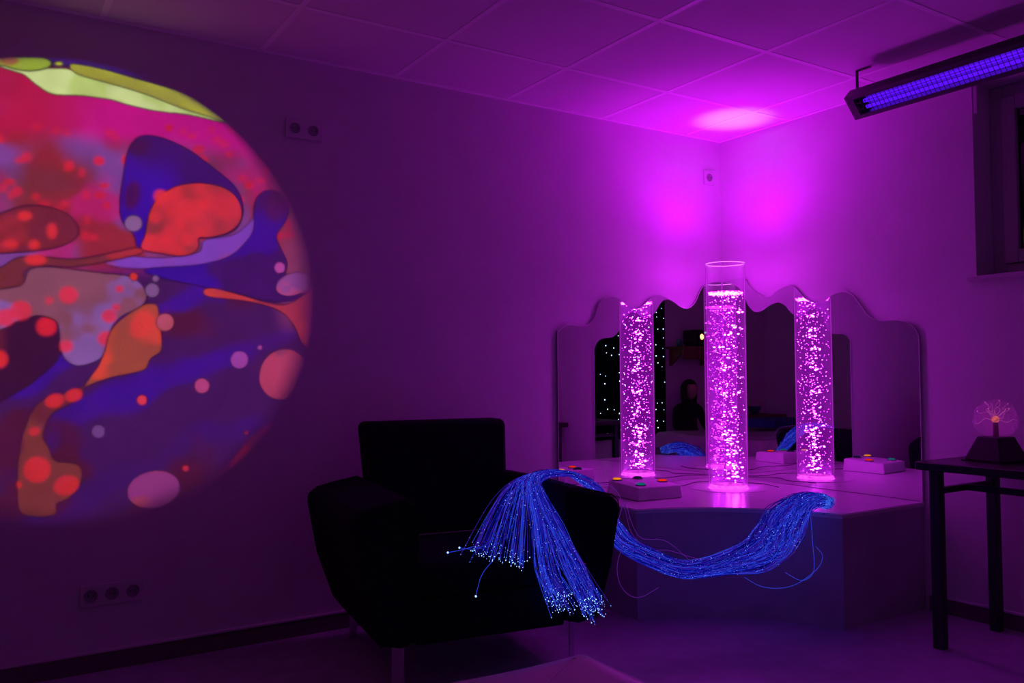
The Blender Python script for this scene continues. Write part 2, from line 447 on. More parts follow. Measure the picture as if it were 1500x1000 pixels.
# mirrors
LM = [(92, 330), (97, 312), (112, 298), (140, 290), (175, 293), (205, 288), (228, 262), (243, 217), (265, 192), (298, 186), (325, 200), (350, 221), (380, 230), (410, 214), (436, 190), (470, 181), (510, 200), (545, 224), (573, 227), (597, 204), (612, 170), (628, 145)]
RM = [(25, 120), (50, 155), (90, 184), (120, 184), (150, 161), (188, 146), (215, 156), (250, 194), (288, 208), (322, 200), (348, 179), (388, 168), (420, 180), (450, 216), (480, 255), (520, 273), (580, 272), (620, 279), (648, 300), (661, 325), (665, 345)]
lp = [at_y(780+x/2.5, 360+y/2.5, -MO) for x, y in LM]
rp = [at_x(1080+x/2.5, 360+y/2.5, -MO) for x, y in RM]
L2 = [(-p[0], p[2]) for p in lp]
R2 = [(-p[1], p[2]) for p in rp]
sL, sR = L2[0][0], R2[-1][0]
L2 = [(sL, PH+.003), (sL, 1.0)]+L2+[(.085, 1.600), (MO+.0065, 1.602)]
R2 = [(MO+.0065, 1.602), (.085, 1.612)]+R2+[(sR, 1.0), (sR, PH+.003)]
def mirror(name, prof, side, label):
    top = [np.array(prof[0])]+catmull(prof[1:-1], 7)+[np.array(prof[-1])]
    if side == 'L': ring = top+[np.array((MO+.0065, PH+.003))]
    else: ring = top+[np.array((MO+.0065, PH+.003))]
    root = empty(name, label, 'mirror', (-.6, -.02, PH) if side == 'L' else (-.02, -.6, PH))
    def slab(nm, a, b, mat, shrink=0., **k):
        bm = NB()
        def P(p, d): return (-p[0], -d, p[1]) if side == 'L' else (-d, -p[0], p[1])
        A = [bm.verts.new(P(p, a)) for p in ring]; B = [bm.verts.new(P(p, b)) for p in ring]
        bm.faces.new(A); bm.faces.new(B[::-1]); N = len(ring)
        for i in range(N): bm.faces.new((A[i], A[(i+1) % N], B[(i+1) % N], B[i]))
        o = obj(nm, bm, mat, root, **k); o.location = -root.location
        return o
    slab('backing', .001, MO-.0045, 'mirror_back')
    zf = MO-.0006
    line = [((-p[0], -zf, p[1]) if side == 'L' else (-zf, -p[0], p[1])) for p in top]
    o = tube('edge_highlight', line, .0022, 'mirror_edge', root, 6); o.location = -root.location  # pale strip along the outline stands in for the bevel's highlight
    g = slab('glass', MO-.004, MO, 'mirror_silver')
    g.data.materials.append(MATS['mirror_edge'])
    for p in g.data.polygons:
        nn = p.normal
        flat = abs(nn.y) if side == 'L' else abs(nn.x)
        if flat < .5: p.material_index = 1
    return root
mirror('wavy_mirror', L2, 'L', 'wavy-topped mirror on the wall beside the armchair, left of the tube')
mirror('wavy_mirror', R2, 'R', 'wavy-topped mirror on the window wall, right of the tube')

# controller box with four buttons
ctl = empty('switch_box', 'white four-button switch box on the podium beside the armchair arm', 'switch', (-1.0, -.42, PH), math.radians(0))
fc, rc = at_z(939, 735, PH), at_z(1000, 729.5, PH)
e1 = (rc-fc); side = .262
e1 = e1/np.linalg.norm(e1); e2 = np.array([-e1[1], e1[0], 0]);
if e2 @ np.array([.7, .7, 0]) < 0: e2 = -e2
# the front corner, one side running right, the other running back and left
lc_dir = np.array([-e2[1], e2[0], 0.])
ang = math.atan2(e1[1], e1[0])
ctr = fc + e1*side/2 + e2*side/2
ctl.location = (ctr[0]-.01, ctr[1]+.01, PH); ctl.rotation_euler = (0, 0, ang+math.radians(0))
h = side/2
obj('case', hexa(NB(), [(-h, -h, .001), (h, -h, .001), (h, h, .001), (-h, h, .001), (-h*.95, -h*.95, .062), (h*.95, -h*.95, .062), (h*.95, h*.95, .075), (-h*.95, h*.95, .075)], .008, 3), 'box_white', ctl, True)
def button(x, y, mat, label):
    z = .062+(.013)*(y+h*.95)/(2*h*.95)
    o = obj('button', lathe(NB(), [(0, z-.001), (.021, z-.001), (.021, z+.008), (.016, z+.011), (0, z+.012)], x, y, 20), mat, ctl, True, label=label)
    obj('button_rim', lathe(NB(), [(.0215, z-.001), (.026, z-.001), (.026, z+.005), (.0215, z+.005)], x, y, 20), 'grey_plastic', o)
q = h*.72
button(-q, q, 'button_orange', 'glowing orange button'); button(q, -q*.2, 'button_red', 'glowing red button')
button(-q*.75, -q*.75, 'button_teal', 'glowing teal button'); button(q*.3, q, 'button_navy', 'dark blue button')
cable_pts = catmull([(-.93, -.30, PH+.004), (-.86, -.20, PH+.004), (-.72, -.16, PH+.004), (-.55, -.20, PH+.004), (-.36, -.13, PH+.004), (-.2, -.15, PH+.004), (-.10, -.10, PH+.004), (-.05, -.05, PH+.004)], 8)
tube('cable', cable_pts, .002, 'cable_grey', None, 6, label='thin dark cable lying on the podium between switch box and corner', cat='cable')
tube('cable', catmull([(-.16, -.52, PH+.004), (-.12, -.38, PH+.004), (-.17, -.26, PH+.004), (-.10, -.17, PH+.004), (-.055, -.12, PH+.004)], 8), .002, 'cable_grey', None, 6, label='short dark cable on the podium right behind the bubble tube', cat='cable')

# ================================================================== armchair
CA = math.radians(-8.5)
CW = np.array([math.cos(CA), math.sin(CA), 0.]); CB = np.array([-math.sin(CA), math.cos(CA), 0.])
CO = np.array([-2.06, -.912, 0.])+CW*(-.055)
chair = empty('armchair', 'black fabric armchair with flared arms and metal legs against the wall', 'armchair', tuple(CO), CA)
def on_chair(x, y, dist):
    """point where a pixel's ray meets the chair's vertical plane at a depth behind its front"""
    v = ray(x, y); P0 = CO+CB*dist
    return CAM+v*(((P0-CAM)@CB)/(v@CB))
def arm(s):
    bm = NB()
    # cross-section across the arm, (w, z); swept front to back with rounded front top
    sec = [(.285, .17), (.285, .40), (.283, .60), (.290, .640), (.312, .657), (.40, .642), (.48, .622), (.507, .600), (.510, .57), (.47, .36), (.41, .17), (.34, .155)]
    ds = [(0, .985, -.012), (.008, 1., -.004), (.03, 1., 0), (.30, 1., .002), (.55, 1., .004), (.74, 1., .0), (.78, .985, -.012)]
    rings = []
    for d, sc, dz in ds:
        rings.append([bm.verts.new((s*(.39+(a-.39)*sc), d, z+dz*(1 if z > .3 else -1))) for a, z in sec])
    for a, b in zip(rings, rings[1:]):
        N = len(a)
        for i in range(N): bm.faces.new((a[i], a[(i+1) % N], b[(i+1) % N], b[i]))
    bm.faces.new(rings[0]); bm.faces.new(rings[-1][::-1])
    o = obj('armrest', bm, 'chair_fabric', chair)
    # welt seam round the front face
    tube('seam', [(s*a, -.001, z) for a, z in sec[1:11]], .003, 'chair_fabric', o, 5)
arm(-1); arm(1)
obj('seat_base', box(NB(), -.284, .284, .012, .76, .155, .31, .012, 2), 'chair_fabric', chair, True)
obj('seat_cushion', box(NB(), -.282, .282, .0, .56, .312, .430, .035, 4), 'chair_fabric', chair, True)
bw, bt = .300, .316
obj('backrest', hexa(NB(), [(-bw+.02, .50, .432), (bw-.02, .50, .432), (bw-.02, .70, .432), (-bw+.02, .70, .432), (-bt, .60, .885), (bt, .60, .885), (bt, .74, .885), (-bt, .74, .885)], .03, 4), 'chair_fabric', chair, True)
for x, y, a in ((-.335, .06, -45), (.335, .06, 45), (-.335, .70, 45), (.335, .70, -45)):
    o = obj('leg', box(NB(), -.024, .024, -.004, .004, 0, .158, .0015, 1), 'chrome', chair); o.location = (x, y, 0); o.rotation_euler = (0, 0, math.radians(a))

# ================================================================== fibre optic bundle
fib = empty('fibre_optic_bundle', 'bundle of glowing blue optical fibres draped from podium over the armchair arm', 'fibre lamp', tuple(at_z(1215, 735, PH)))
FO = Vector(fib.location)
def at_dist(x, y, dist):
    v = ray(x, y); return CAM+v*dist/np.linalg.norm(v[:2])
def hang(x, y): return at_dist(x, y, 3.32+.38*(x-905)/245)
trunk = [at_z(1217, 738, PH+.036), at_z(1203, 733, PH+.046), at_z(1176, 735, PH+.052), hang(1148, 764), hang(1130, 792), hang(1105, 813), hang(1053, 827), hang(1001, 834), hang(949, 815), hang(906, 785)]
arm_out = CO+CW*.53+CB*.20+np.array([0, 0, .60]); arm_top = CO+CW*.42+CB*.24+np.array([0, 0, .672]); arm_in = CO+CW*.27+CB*.25+np.array([0, 0, .655])
trunk += [arm_out, arm_top]
trunk_r = [.040, .048, .066, .100, .102, .086, .052, .043, .045, .046, .030, .042]
NS = 340
strands, sparks, tips, head = [[], [], [], []], [], [], []
def frame_at(a, b):
    t = b-a; t = t/np.linalg.norm(t)
    s_ = np.cross(t, np.array([0, 0, 1.])); s_ /= np.linalg.norm(s_); return s_, np.cross(s_, t)
frames = [frame_at(trunk[max(i-1, 0)], trunk[min(i+1, len(trunk)-1)]) for i in range(len(trunk))]
for k in range(NS):
    u = math.sqrt(random.random()); q = random.uniform(0, 2*math.pi)
    pts = []
    for i, (p, r) in enumerate(zip(trunk, trunk_r)):
        a, b = frames[i]
        q2 = q+.35*i+random.gauss(0, .35); u2 = min(1.05, max(0, u+random.gauss(0, .12)))
        off = a*math.cos(q2)*u2*r+b*math.sin(q2)*u2*r*(.62 if i < 3 else .8)
        if i >= len(trunk)-2: off = CB*math.cos(q2)*u2*.080+np.array([0, 0, 1])*abs(math.sin(q2))*u2*.018
        pts.append(np.array(p)+off)
    back = math.cos(q)*u*.055
    fan = random.random(); cut = 1.
    hump = np.array([0, 0, random.uniform(-.01, .022)])
    if fan < .27:      # tuft fanned out across the seat
        t = random.random()
        ex = 690+82*t+random.gauss(0, 8); ey = 803+22*t+random.gauss(0, 7)
        e = at_z(ex, ey, .445+random.random()*.010)
        a_in = arm_in+CB*(.02+.05*(1-t))+CW*random.uniform(-.02, .015)+hump
        midp = a_in*.48+e*.52+np.array([0, 0, .050+random.uniform(-.012, .02)])
        pts += [a_in, midp, e]
    else:              # two tufts hanging over the seat front
        g = random.random(); second = random.random() < .52
        a_in = arm_in-CB*(.10*g-.03)+hump
        if second:
            m1 = on_chair(799+25*g+random.gauss(0, 3), 770, .10-.12*g+random.uniform(-.015, .01)); m2 = on_chair(824+30*g+random.gauss(0, 3), 830, -.025-random.random()*.02)
            e = on_chair(858+26*g+random.gauss(0, 6), 902-10*g+random.gauss(0, 7), -.045-.02*random.random())
        else:
            m1 = on_chair(779+28*g+random.gauss(0, 3), 770, .09+random.uniform(-.02, .02)); m2 = on_chair(788+30*g+random.gauss(0, 3), 835, -.02-random.random()*.02)
            e = on_chair(808+34*g+random.gauss(0, 6), 888+random.gauss(0, 9), -.04-.02*random.random())
        cut = 1-.32*random.random()**1.3
        e = m2+(e-m2)*cut
        pts += [a_in, m1, m2, e]
    c = catmull(pts, 5)
    strands[k % 4].append(tube_arrays(c, .00085, 3))
    c = np.array(c)
    s = random.choice([.0010, .0014, .0021]); tips.append((c[-1], (s, s, s)))
    for z in range(5):           # the bound head glows brightest
        p = pts[0]+(pts[1]-pts[0])*random.random(); head.append((p+np.array([0, 0, random.uniform(-.004, .004)]), (.0030, .0016, .0014)))
    for z in range(11):
        i = random.random()**.8*(len(c)-1); i0 = int(i); i1 = min(i0+1, len(c)-1); p = c[i0]+(c[i1]-c[i0])*(i-i0)
        s = random.choice([.0008, .001, .0014]); sparks.append((p, (s, s, s)))
def fpart(name, VF, mat, **k):
    o = raw(name, VF[0], VF[1], mat, fib, True, **k); o.location = -FO; return o
for k, mt in enumerate(('fibre_glow', 'fibre_deep', 'fibre_dark', 'fibre_violet')):
    fpart('strands', merge(strands[k]), mt, label='mass of fine blue fibres', kind='stuff')
fpart('sparkles', blobs(sparks, OCT_V, OCT_F), 'fibre_spark', label='bright points along the fibres', kind='stuff')
fpart('head_glow', blobs(head, OCT_V, OCT_F), 'fibre_head', label='light blue glowing bound end of the bundle', kind='stuff')
fpart('tips', blobs(tips, OCT_V, OCT_F), 'fibre_tip', label='bright white-blue fibre tips', kind='stuff')
# stray single fibres that can be told apart
def Y(x, y, d): return at_y(x, y, d)
stray = [
    ([Y(904, 770, -.95), Y(915, 735, -1.0), Y(925, 765, -1.05), Y(940, 788, -1.06), Y(975, 792, -1.08), Y(1010, 820, -1.08)], 'fibre_pink'),
    ([arm_top+np.array([0, 0, .01]), on_chair(860, 703, .10), on_chair(895, 712, .02), on_chair(912, 735, -.02), on_chair(925, 780, -.04), on_chair(945, 800, -.05)], 'fibre_pink'),
    ([Y(960, 806, -1.03), Y(980, 806, -1.07), Y(1010, 815, -1.07), Y(1030, 820, -1.08)], 'fibre_pink'),
    ([Y(915, 790, -.95), Y(904, 830, -1.0), Y(912, 862, -1.02), Y(935, 875, -1.03), Y(965, 860, -1.05)], 'fibre_pink'),
    ([Y(1090, 845, -1.13), Y(1120, 860, -1.14), Y(1160, 858, -1.15), Y(1195, 835, -1.2), Y(1205, 815, -1.22), Y(1195, 800, -1.2)], 'fibre_glow'),
    ([Y(1150, 838, -1.14), Y(1175, 850, -1.16), Y(1192, 835, -1.17), Y(1190, 790, -1.17), Y(1187, 750, -1.16)], 'fibre_glow'),
    ([arm_in+np.array([0, 0, .0]), at_z(735, 800, .47), on_chair(708, 838, -.03), on_chair(700, 860, -.035), on_chair(697, 873, -.03)], 'fibre_glow'),
    ([arm_in+np.array([0, 0, .01]), at_z(720, 790, .475), at_z(690, 801, .45), at_z(672, 806, .44), at_z(656, 809, .438)], 'fibre_glow'),
    ([at_z(730, 795, .46), at_z(710, 802, .45), at_z(690, 804, .445), at_z(673, 802, .44)], 'fibre_glow'),
    ([arm_top+np.array([0, 0, .012]), on_chair(822, 740, .08), on_chair(826, 780, .03), on_chair(842, 815, -.03), on_chair(858, 826, -.04)], 'fibre_pink'),
]
for pts, mt in stray:
    c = catmull(pts, 7)
    o = tube('stray_fibre', c, .0008, mt, fib, 4, label='single stray fibre'); o.location = -FO
    if mt == 'fibre_glow' and c[-1][0] < -1.5: raw('fibre_tip', *blobs([(c[-1], (.0036,)*3)]), 'fibre_tip', o, True)

# ================================================================== table and plasma ball
TT = .722
tbl = empty('side_table', 'black side table with slim square legs against the window wall', 'table', (-.27, -1.93, 0))
tx0, tx1, ty0, ty1 = -.255, .245, -.43, .43
obj('table_top', box(NB(), tx0, tx1, ty0, ty1, TT-.032, TT, .003, 1), 'dark_wood', tbl)
for x in (-.215, .195):
    for y in (-.365, .365):
        obj('leg', box(NB(), x-.02, x+.02, y-.02, y+.02, 0, TT-.033, .002, 1), 'black_metal', tbl)
for y in (-.365, .365): obj('rail', box(NB(), -.194, .174, y-.012, y+.012, .598, .622, .002, 1), 'black_metal', tbl)
obj('stretcher', box(NB(), -.022, .002, -.352, .352, .598, .622, .002, 1), 'black_metal', tbl)
pb = empty('plasma_ball', 'glass plasma ball with pink glow on a black base on the side table', 'plasma lamp', (-.270, -1.685, TT))
pb.rotation_euler = (0, 0, math.radians(-10))
hs, ht, bh = .082, .047, .098
obj('base', hexa(NB(), [(-hs, -hs, .004), (hs, -hs, .004), (hs, hs, .004), (-hs, hs, .004), (-ht, -ht, bh), (ht, -ht, bh), (ht, ht, bh), (-ht, ht, bh)], .005, 2), 'black_plastic', pb)
obj('foot_plate', box(NB(), -.088, .088, -.088, .088, .0005, .004), 'black_plastic', pb)
BR, BC = .083, .165
prof = [(BR*math.sin(t), BC-BR*math.cos(t)) for t in np.linspace(.58, math.pi, 22)]; prof[-1] = (0, BC+BR)
prof = [(0, prof[0][1])]+prof
obj('glass_globe', lathe(NB(), prof, 0, 0, 40), 'plasma_glass', pb, True)
obj('electrode_stem', lathe(NB(), [(.011, bh), (.010, BC-.012), (0, BC-.010)], 0, 0, 16), 'black_plastic', pb, True)
obj('electrode', lathe(NB(), [(0, BC-.014)]+[(.014*math.sin(t), BC-.014*math.cos(t)) for t in np.linspace(.3, 2.84, 9)]+[(0, BC+.014)], 0, 0, 18), 'plasma_core', pb, True)
for k in range(13):
    a, e = 2*math.pi*k/13+random.uniform(-.2, .2), random.uniform(-.3, 1.35)
    d = np.array([math.cos(a)*math.cos(e), math.sin(a)*math.cos(e), math.sin(e)])
    j = np.array([random.gauss(0, .008) for _ in range(3)])
    pts = catmull([np.array([0, 0, BC])+d*.016, np.array([0, 0, BC])+d*.04+j, np.array([0, 0, BC])+d*.06-j*.6, np.array([0, 0, BC])+d*.079], 4)
    tube('arc', pts, [.0009*(1-.6*i/(len(pts)-1)) for i in range(len(pts))], 'plasma_arc', pb, 5)
    if k % 3 == 0: raw('arc_spot', *blobs([(pts[-1], (.003,)*3)]), 'plasma_arc', pb, True)
tube('power_cord', catmull([(.083, 0, .01), (.13, -.03, .004), (.17, -.10, .004), (.19, -.2, .004), (.2, -.35, .004)], 6), .003, 'black_plastic', pb, 6)

# ================================================================== black light fixture
uv = empty('black_light_fixture', 'black ceiling-hung blacklight fixture with two violet tubes behind wire mesh', 'light fixture', (-.37, -1.85, CEIL))
UO = Vector(uv.location)
y0u, y1u = -1.16, -2.46
A_, B_, C_, D_, E2 = (-.405, 2.328), (-.450, 2.285), (-.371, 2.200), (-.290, 2.245), (-.325, 2.328)
def upart(name, bm, mat, par=uv, smooth=False, **k):
    o = obj(name, bm, mat, par, smooth, **k); o.location = -UO if par is uv else (0, 0, 0); return o
def lerp2(a, b, t): return (a[0]+(b[0]-a[0])*t, a[1]+(b[1]-a[1])*t)
fn = np.array([-(B_[1]-C_[1]), -(C_[0]-B_[0])]); fn /= np.linalg.norm(fn)     # face normal (towards the room, down)
q1, q2 = lerp2(B_, C_, .16), lerp2(B_, C_, .86)
depth = .035
i1, i2 = (q1[0]-fn[0]*depth, q1[1]-fn[1]*depth), (q2[0]-fn[0]*depth, q2[1]-fn[1]*depth)
bm = NB()
prof = [A_, B_, q1, i1, i2, q2, C_, D_, E2]
ya, yb = y0u-.035, y1u+.035
ra = [bm.verts.new((x, ya, z)) for x, z in prof]; rb = [bm.verts.new((x, yb, z)) for x, z in prof]
N = len(prof)
for i in range(N): bm.faces.new((ra[i], ra[(i+1) % N], rb[(i+1) % N], rb[i]))
upart('housing', bm, 'fixture_paint')
bm = NB(); rf = [lerp2(i1, q1, .9), (i1[0]+fn[0]*.002, i1[1]+fn[1]*.002), (i2[0]+fn[0]*.002, i2[1]+fn[1]*.002), lerp2(i2, q2, .9)]
dn = np.array([q2[0]-q1[0], q2[1]-q1[1]]); dn /= np.linalg.norm(dn)
rf = [(p[0]+dn[0]*.002*(1 if k < 2 else -1), p[1]+dn[1]*.002*(1 if k < 2 else -1)) for k, p in enumerate(rf)]
ra = [bm.verts.new((x, ya-.04, z)) for x, z in rf]; rb = [bm.verts.new((x, yb+.04, z)) for x, z in rf]
for i in range(3): bm.faces.new((ra[i], ra[i+1], rb[i+1], rb[i]))
upart('reflector', bm, 'reflector_white')
for ye, yi in ((y0u, ya), (yb, y1u)):
    bm = NB(); out = [A_, B_, C_, D_, E2]
    a = [bm.verts.new((x, ye, z)) for x, z in out]; b = [bm.verts.new((x, yi, z)) for x, z in out]
    bm.faces.new(a); bm.faces.new(b[::-1])
    for i in range(5): bm.faces.new((a[i], a[(i+1) % 5], b[(i+1) % 5], b[i]))
    upart('end_cap', bm, 'fixture_paint')
for t in (.34, .70):
    c = lerp2(q1, q2, t); c = (c[0]-fn[0]*.017, c[1]-fn[1]*.017)
    o = tube('uv_lamp', [(c[0], ya-.035, c[1]), (c[0], (ya+yb)/2, c[1]), (c[0], yb+.035, c[1])], .0085, 'uv_tube', uv, 14); o.location = -UO
    for yy0, yy1 in ((ya-.002, ya-.034), (yb+.034, yb+.002)):
        e = tube('lamp_holder', [(c[0], yy0, c[1]), (c[0], yy1, c[1])], .0105, 'black_plastic', o, 12)
wires = []
for t in np.linspace(0.02, .98, 5):
    c = lerp2(q1, q2, t); wires.append(tube_arrays([(c[0], ya, c[1]), (c[0], yb, c[1])], .0013, 4))
for y in np.arange(ya-.010, yb, -.020):
    wires.append(tube_arrays([(q1[0], y, q1[1]), (q2[0], y, q2[1])], .0013, 4))
o = raw('wire_mesh', *merge(wires), 'black_metal', uv); o.location = -UO
for y in (y0u-.004, y1u+.02):
    bm = NB(); box(bm, -.368, -.352, y-.004, y, 2.328, CEIL-.001); box(bm, -.368, -.352, y-.07, y-.0041, CEIL-.004, CEIL-.001)
    upart('hanger', bm, 'black_metal')

# ================================================================== wall outlets
def outlet(n, cx, cz, pitch, hgt, label):
    root = empty('wall_outlet', label, 'outlet', (cx, -.001, cz))
    wd = pitch*n
    obj('cover_plate', box(NB(), -wd/2, wd/2, -.010, -.0005, -hgt/2, hgt/2, .003, 2), 'outlet_plastic', root)
    for i in range(n):
        x = (i-(n-1)/2)*pitch
        bm = lathe(NB(), [(0, .0102), (.0175, .0102), (.0195, .0125), (.0225, .0125), (.0230, .0105)], 0, 0, 28)
        bmesh.ops.rotate(bm, verts=bm.verts, cent=(0, 0, 0), matrix=Matrix.Rotation(math.pi/2, 3, 'X'))
        bmesh.ops.translate(bm, verts=bm.verts, vec=(x, 0, 0))
        s = obj('socket', bm, 'socket_plastic', root, True)
        for dx, dz, r in ((-.0095, 0, .0028), (.0095, 0, .0028), (0, .010, .0024)):
            tube('pin_hole' if dz == 0 else 'earth_pin', [(x+dx, -.0100, dz), (x+dx, -.0112 if dz == 0 else -.016, dz)], r, 'black_plastic' if dz == 0 else 'chrome', s, 10)
outlet(2, -2.503, 2.120, .080, .080, 'double wall socket high on the wall above the armchair')
outlet(3, -3.228, .277, .071, .080, 'triple wall socket low on the wall under the projected circle')
outlet(1, -.100, 2.203, .082, .084, 'single wall socket high up beside the room corner')

# ================================================================== waterbed in the foreground
bed = empty('waterbed', 'low pink-lit waterbed with a puffy vinyl top in the foreground', 'bed', (-3.5, -2.66, 0))
bx0, bx1, by0, by1 = -4.55, -2.455, -3.36, -1.875
BO = Vector(bed.location)
o = obj('bed_frame', box(NB(), bx0+.02, bx1-.02, by0+.02, by1-.02, 0, .30, .03, 3), 'bed_base', bed, True); o.location = -BO
bm = NB(); NX, NY = 44, 32
grid = {}
def bulge(u, v):
    eu, ev = min(u, 1-u), min(v, 1-v)
    r = .065
    def rnd(e, L):
        t = min(1, e*L/r); return math.sqrt(max(0, 1-(1-t)**2))
    return rnd(eu, bx1-bx0)*rnd(ev, by1-by0)
def warp(t): return .5-.5*math.cos(math.pi*t)
for i in range(NX+1):
    for j in range(NY+1):
        u, v = warp(i/NX), warp(j/NY)
        z = .31+.140*bulge(u, v)+.012*math.sin(5*u*math.pi)*math.sin(4*v*math.pi)*bulge(u, v)+.010*math.sin(math.pi*u)*math.sin(math.pi*v)
        grid[i, j] = bm.verts.new((bx0+(bx1-bx0)*u, by0+(by1-by0)*v, z))
for i in range(NX):
    for j in range(NY): bm.faces.new((grid[i, j], grid[i+1, j], grid[i+1, j+1], grid[i, j+1]))
bd = [e for e in bm.edges if e.is_boundary]
ext = bmesh.ops.extrude_edge_only(bm, edges=bd)
for vv in [g for g in ext['geom'] if isinstance(g, bmesh.types.BMVert)]: vv.co.z = .295
o = obj('mattress', bm, 'bed_vinyl', bed, True); o.location = -BO
ps = [(bx1-.10-.55*t, by1-.08-.40*t, .451+.004*math.sin(9*t)) for t in np.linspace(0, 1, 12)]
ps = [(bx1-.012, by1-.012, .33), (bx1-.03, by1-.027, .41)]+ps
o = tube('seam', catmull(ps, 3), .0016, 'bed_vinyl', bed, 5); o.location = -BO
bm = NB(); box(bm, -.30, .30, -.2, .2, 0, .09, .03, 4)
o = obj('folded_blanket', bm, 'blue_blanket', None, True, label='folded dark blue blanket lying on the waterbed, seen in the mirror', cat='blanket'); o.location = (-3.62, -2.78, .492); o.rotation_euler = (0, 0, .3)

# ================================================================== the back of the room, seen in the mirrors
BY = RY
cur = empty('star_curtain', 'black curtain full of tiny star lights, seen in the left mirror', 'curtain', (-2.4, BY+.03, 0))
bm = NB(); n_ = 90; x0, x1 = -3.27, -1.55
top, bot = [], []
for i in range(n_+1):
    t = i/n_; x = x0+(x1-x0)*t; y = BY+.05+.022*math.sin(t*58)+.01*math.sin(t*23)
    bot.append(bm.verts.new((x, y, .33))); top.append(bm.verts.new((x, y, 2.25)))
for i in range(n_): bm.faces.new((bot[i], bot[i+1], top[i+1], top[i]))
o = obj('cloth', bm, 'curtain', cur, True); o.location = (2.4, -BY-.03, 0)
sm = o.modifiers.new('thick', 'SOLIDIFY'); sm.thickness = .004
st = []
for i in range(17):
    for j in range(17):
        if random.random() < .55:
            x = x0+.05+(x1-x0-.1)*(i+.5*random.random())/17; z = .40+1.8*(j+.6*random.random())/17
            s = random.choice([.0045, .006, .008]); st.append(((x, BY+.092, z), (s, s, s)))
o = raw('star_lights', *blobs(st, OCT_V, OCT_F), 'star_glow', cur, label='tiny cold white star lights', kind='stuff'); o.location = (2.4, -BY-.03, 0)
tube('curtain_rod', [(-3.35, BY+.05, 2.27), (-1.5, BY+.05, 2.27)], .012, 'black_metal', None, 10, label='thin black rod carrying the star curtain, seen in the mirror', cat='rod')
shf = empty('wall_shelf', 'brown wooden wall shelf holding the projector, seen in the mirror', 'shelf', (-3.62, BY+.001, 1.36))
obj('board', box(NB(), -.36, .30, 0, .30, .0, .025, .003, 1), 'shelf_wood', shf)
for x in (-.28, .22): obj('bracket', hexa(NB(), [(x, 0, -.2), (x+.02, 0, -.2), (x+.02, .03, -.2), (x, .03, -.2), (x, 0, -.001), (x+.02, 0, -.001), (x+.02, .26, -.001), (x, .26, -.001)]), 'shelf_wood', shf)
obj('apron', box(NB(), -.36, .30, .285, .30, -.13, -.001, .002, 1), 'shelf_wood', shf)
# effect projector
PP = np.array([-3.66, BY+.30, 1.50]); PT = np.array([-3.32, 0., 1.395])
prj = empty('effect_projector', 'black effect projector with glowing coloured lens on the wall shelf, seen in the mirror', 'projector', (PP[0], BY+.16, 1.386), math.atan2(PT[1]-PP[1], PT[0]-PP[0])-math.pi/2)
obj('case', box(NB(), -.085, .085, -.13, .10, .03, .20, .012, 3), 'black_plastic', prj)
for x in (-.06, .06): obj('foot', box(NB(), x-.012, x+.012, -.10, .07, .0, .030), 'black_metal', prj)
def ytube(name, prof, mat, par, x=0, z=.114):
    bm = lathe(NB(), prof, 0, 0, 28)
    bmesh.ops.rotate(bm, verts=bm.verts, cent=(0, 0, 0), matrix=Matrix.Rotation(-math.pi/2, 3, 'X'))
    bmesh.ops.translate(bm, verts=bm.verts, vec=(x, 0, z))
    return obj(name, bm, mat, par, True)
ytube('lens_barrel', [(.046, .10), (.046, .128), (.036, .128), (.036, .102)], 'black_metal', prj)
ytube('lens', [(0, .104), (.034, .104), (.034, .110), (0, .113)], 'lens_glow_warm', prj)
ytube('effect_window', [(0, .1005), (.012, .1005), (.012, .106), (0, .107)], 'lens_glow_green', prj, -.065, .165)
for i, (x, hgt, mt, lb) in enumerate(((-3.86, .12, 'red_clay', 'small reddish jar on the wall shelf, seen in the mirror'), (-3.42, .09, 'teal_glaze', 'small teal pot on the wall shelf, seen in the mirror'))):
    o = obj('jar' if i == 0 else 'pot', lathe(NB(), [(0, 0), (.03, 0), (.042, hgt*.5), (.028, hgt*.85), (.032, hgt), (0, hgt-.01)], 0, 0, 20), mt, None, True, label=lb, cat='jar' if i == 0 else 'pot'); o.location = (x, BY+.14, 1.386)
lc = empty('low_cabinet', 'low brown cabinet at the far end of the room, seen in the mirror', 'cabinet', (-4.55, BY+.22, 0))
obj('carcass', box(NB(), -.42, .42, -.20, .19, .03, .55, .004, 1), 'shelf_wood', lc)
for x in (-.2, .2):
    d = obj('door', box(NB(), x-.19, x+.19, .191, .207, .06, .52, .003, 1), 'shelf_wood', lc)
    tube('knob', [(x*.3, .207, .3), (x*.3, .225, .3)], .01, 'chrome', d, 10)
for x, mt, hgt, nm, lb in ((-4.40, 'red_clay', .14, 'vase', 'small red vase on the low cabinet, seen in the mirror'), (-4.62, 'teal_glaze', .10, 'bowl', 'teal bowl on the low cabinet, seen in the mirror')):
    o = obj(nm, lathe(NB(), [(0, 0), (.04, 0), (.06, hgt*.45), (.03, hgt*.8), (.04, hgt), (0, hgt-.012)] if nm == 'vase' else [(0, 0), (.04, 0), (.09, hgt), (.084, hgt), (.035, .01), (0, .01)], 0, 0, 24), mt, None, True, label=lb, cat=nm); o.location = (x, BY+.2, .551)

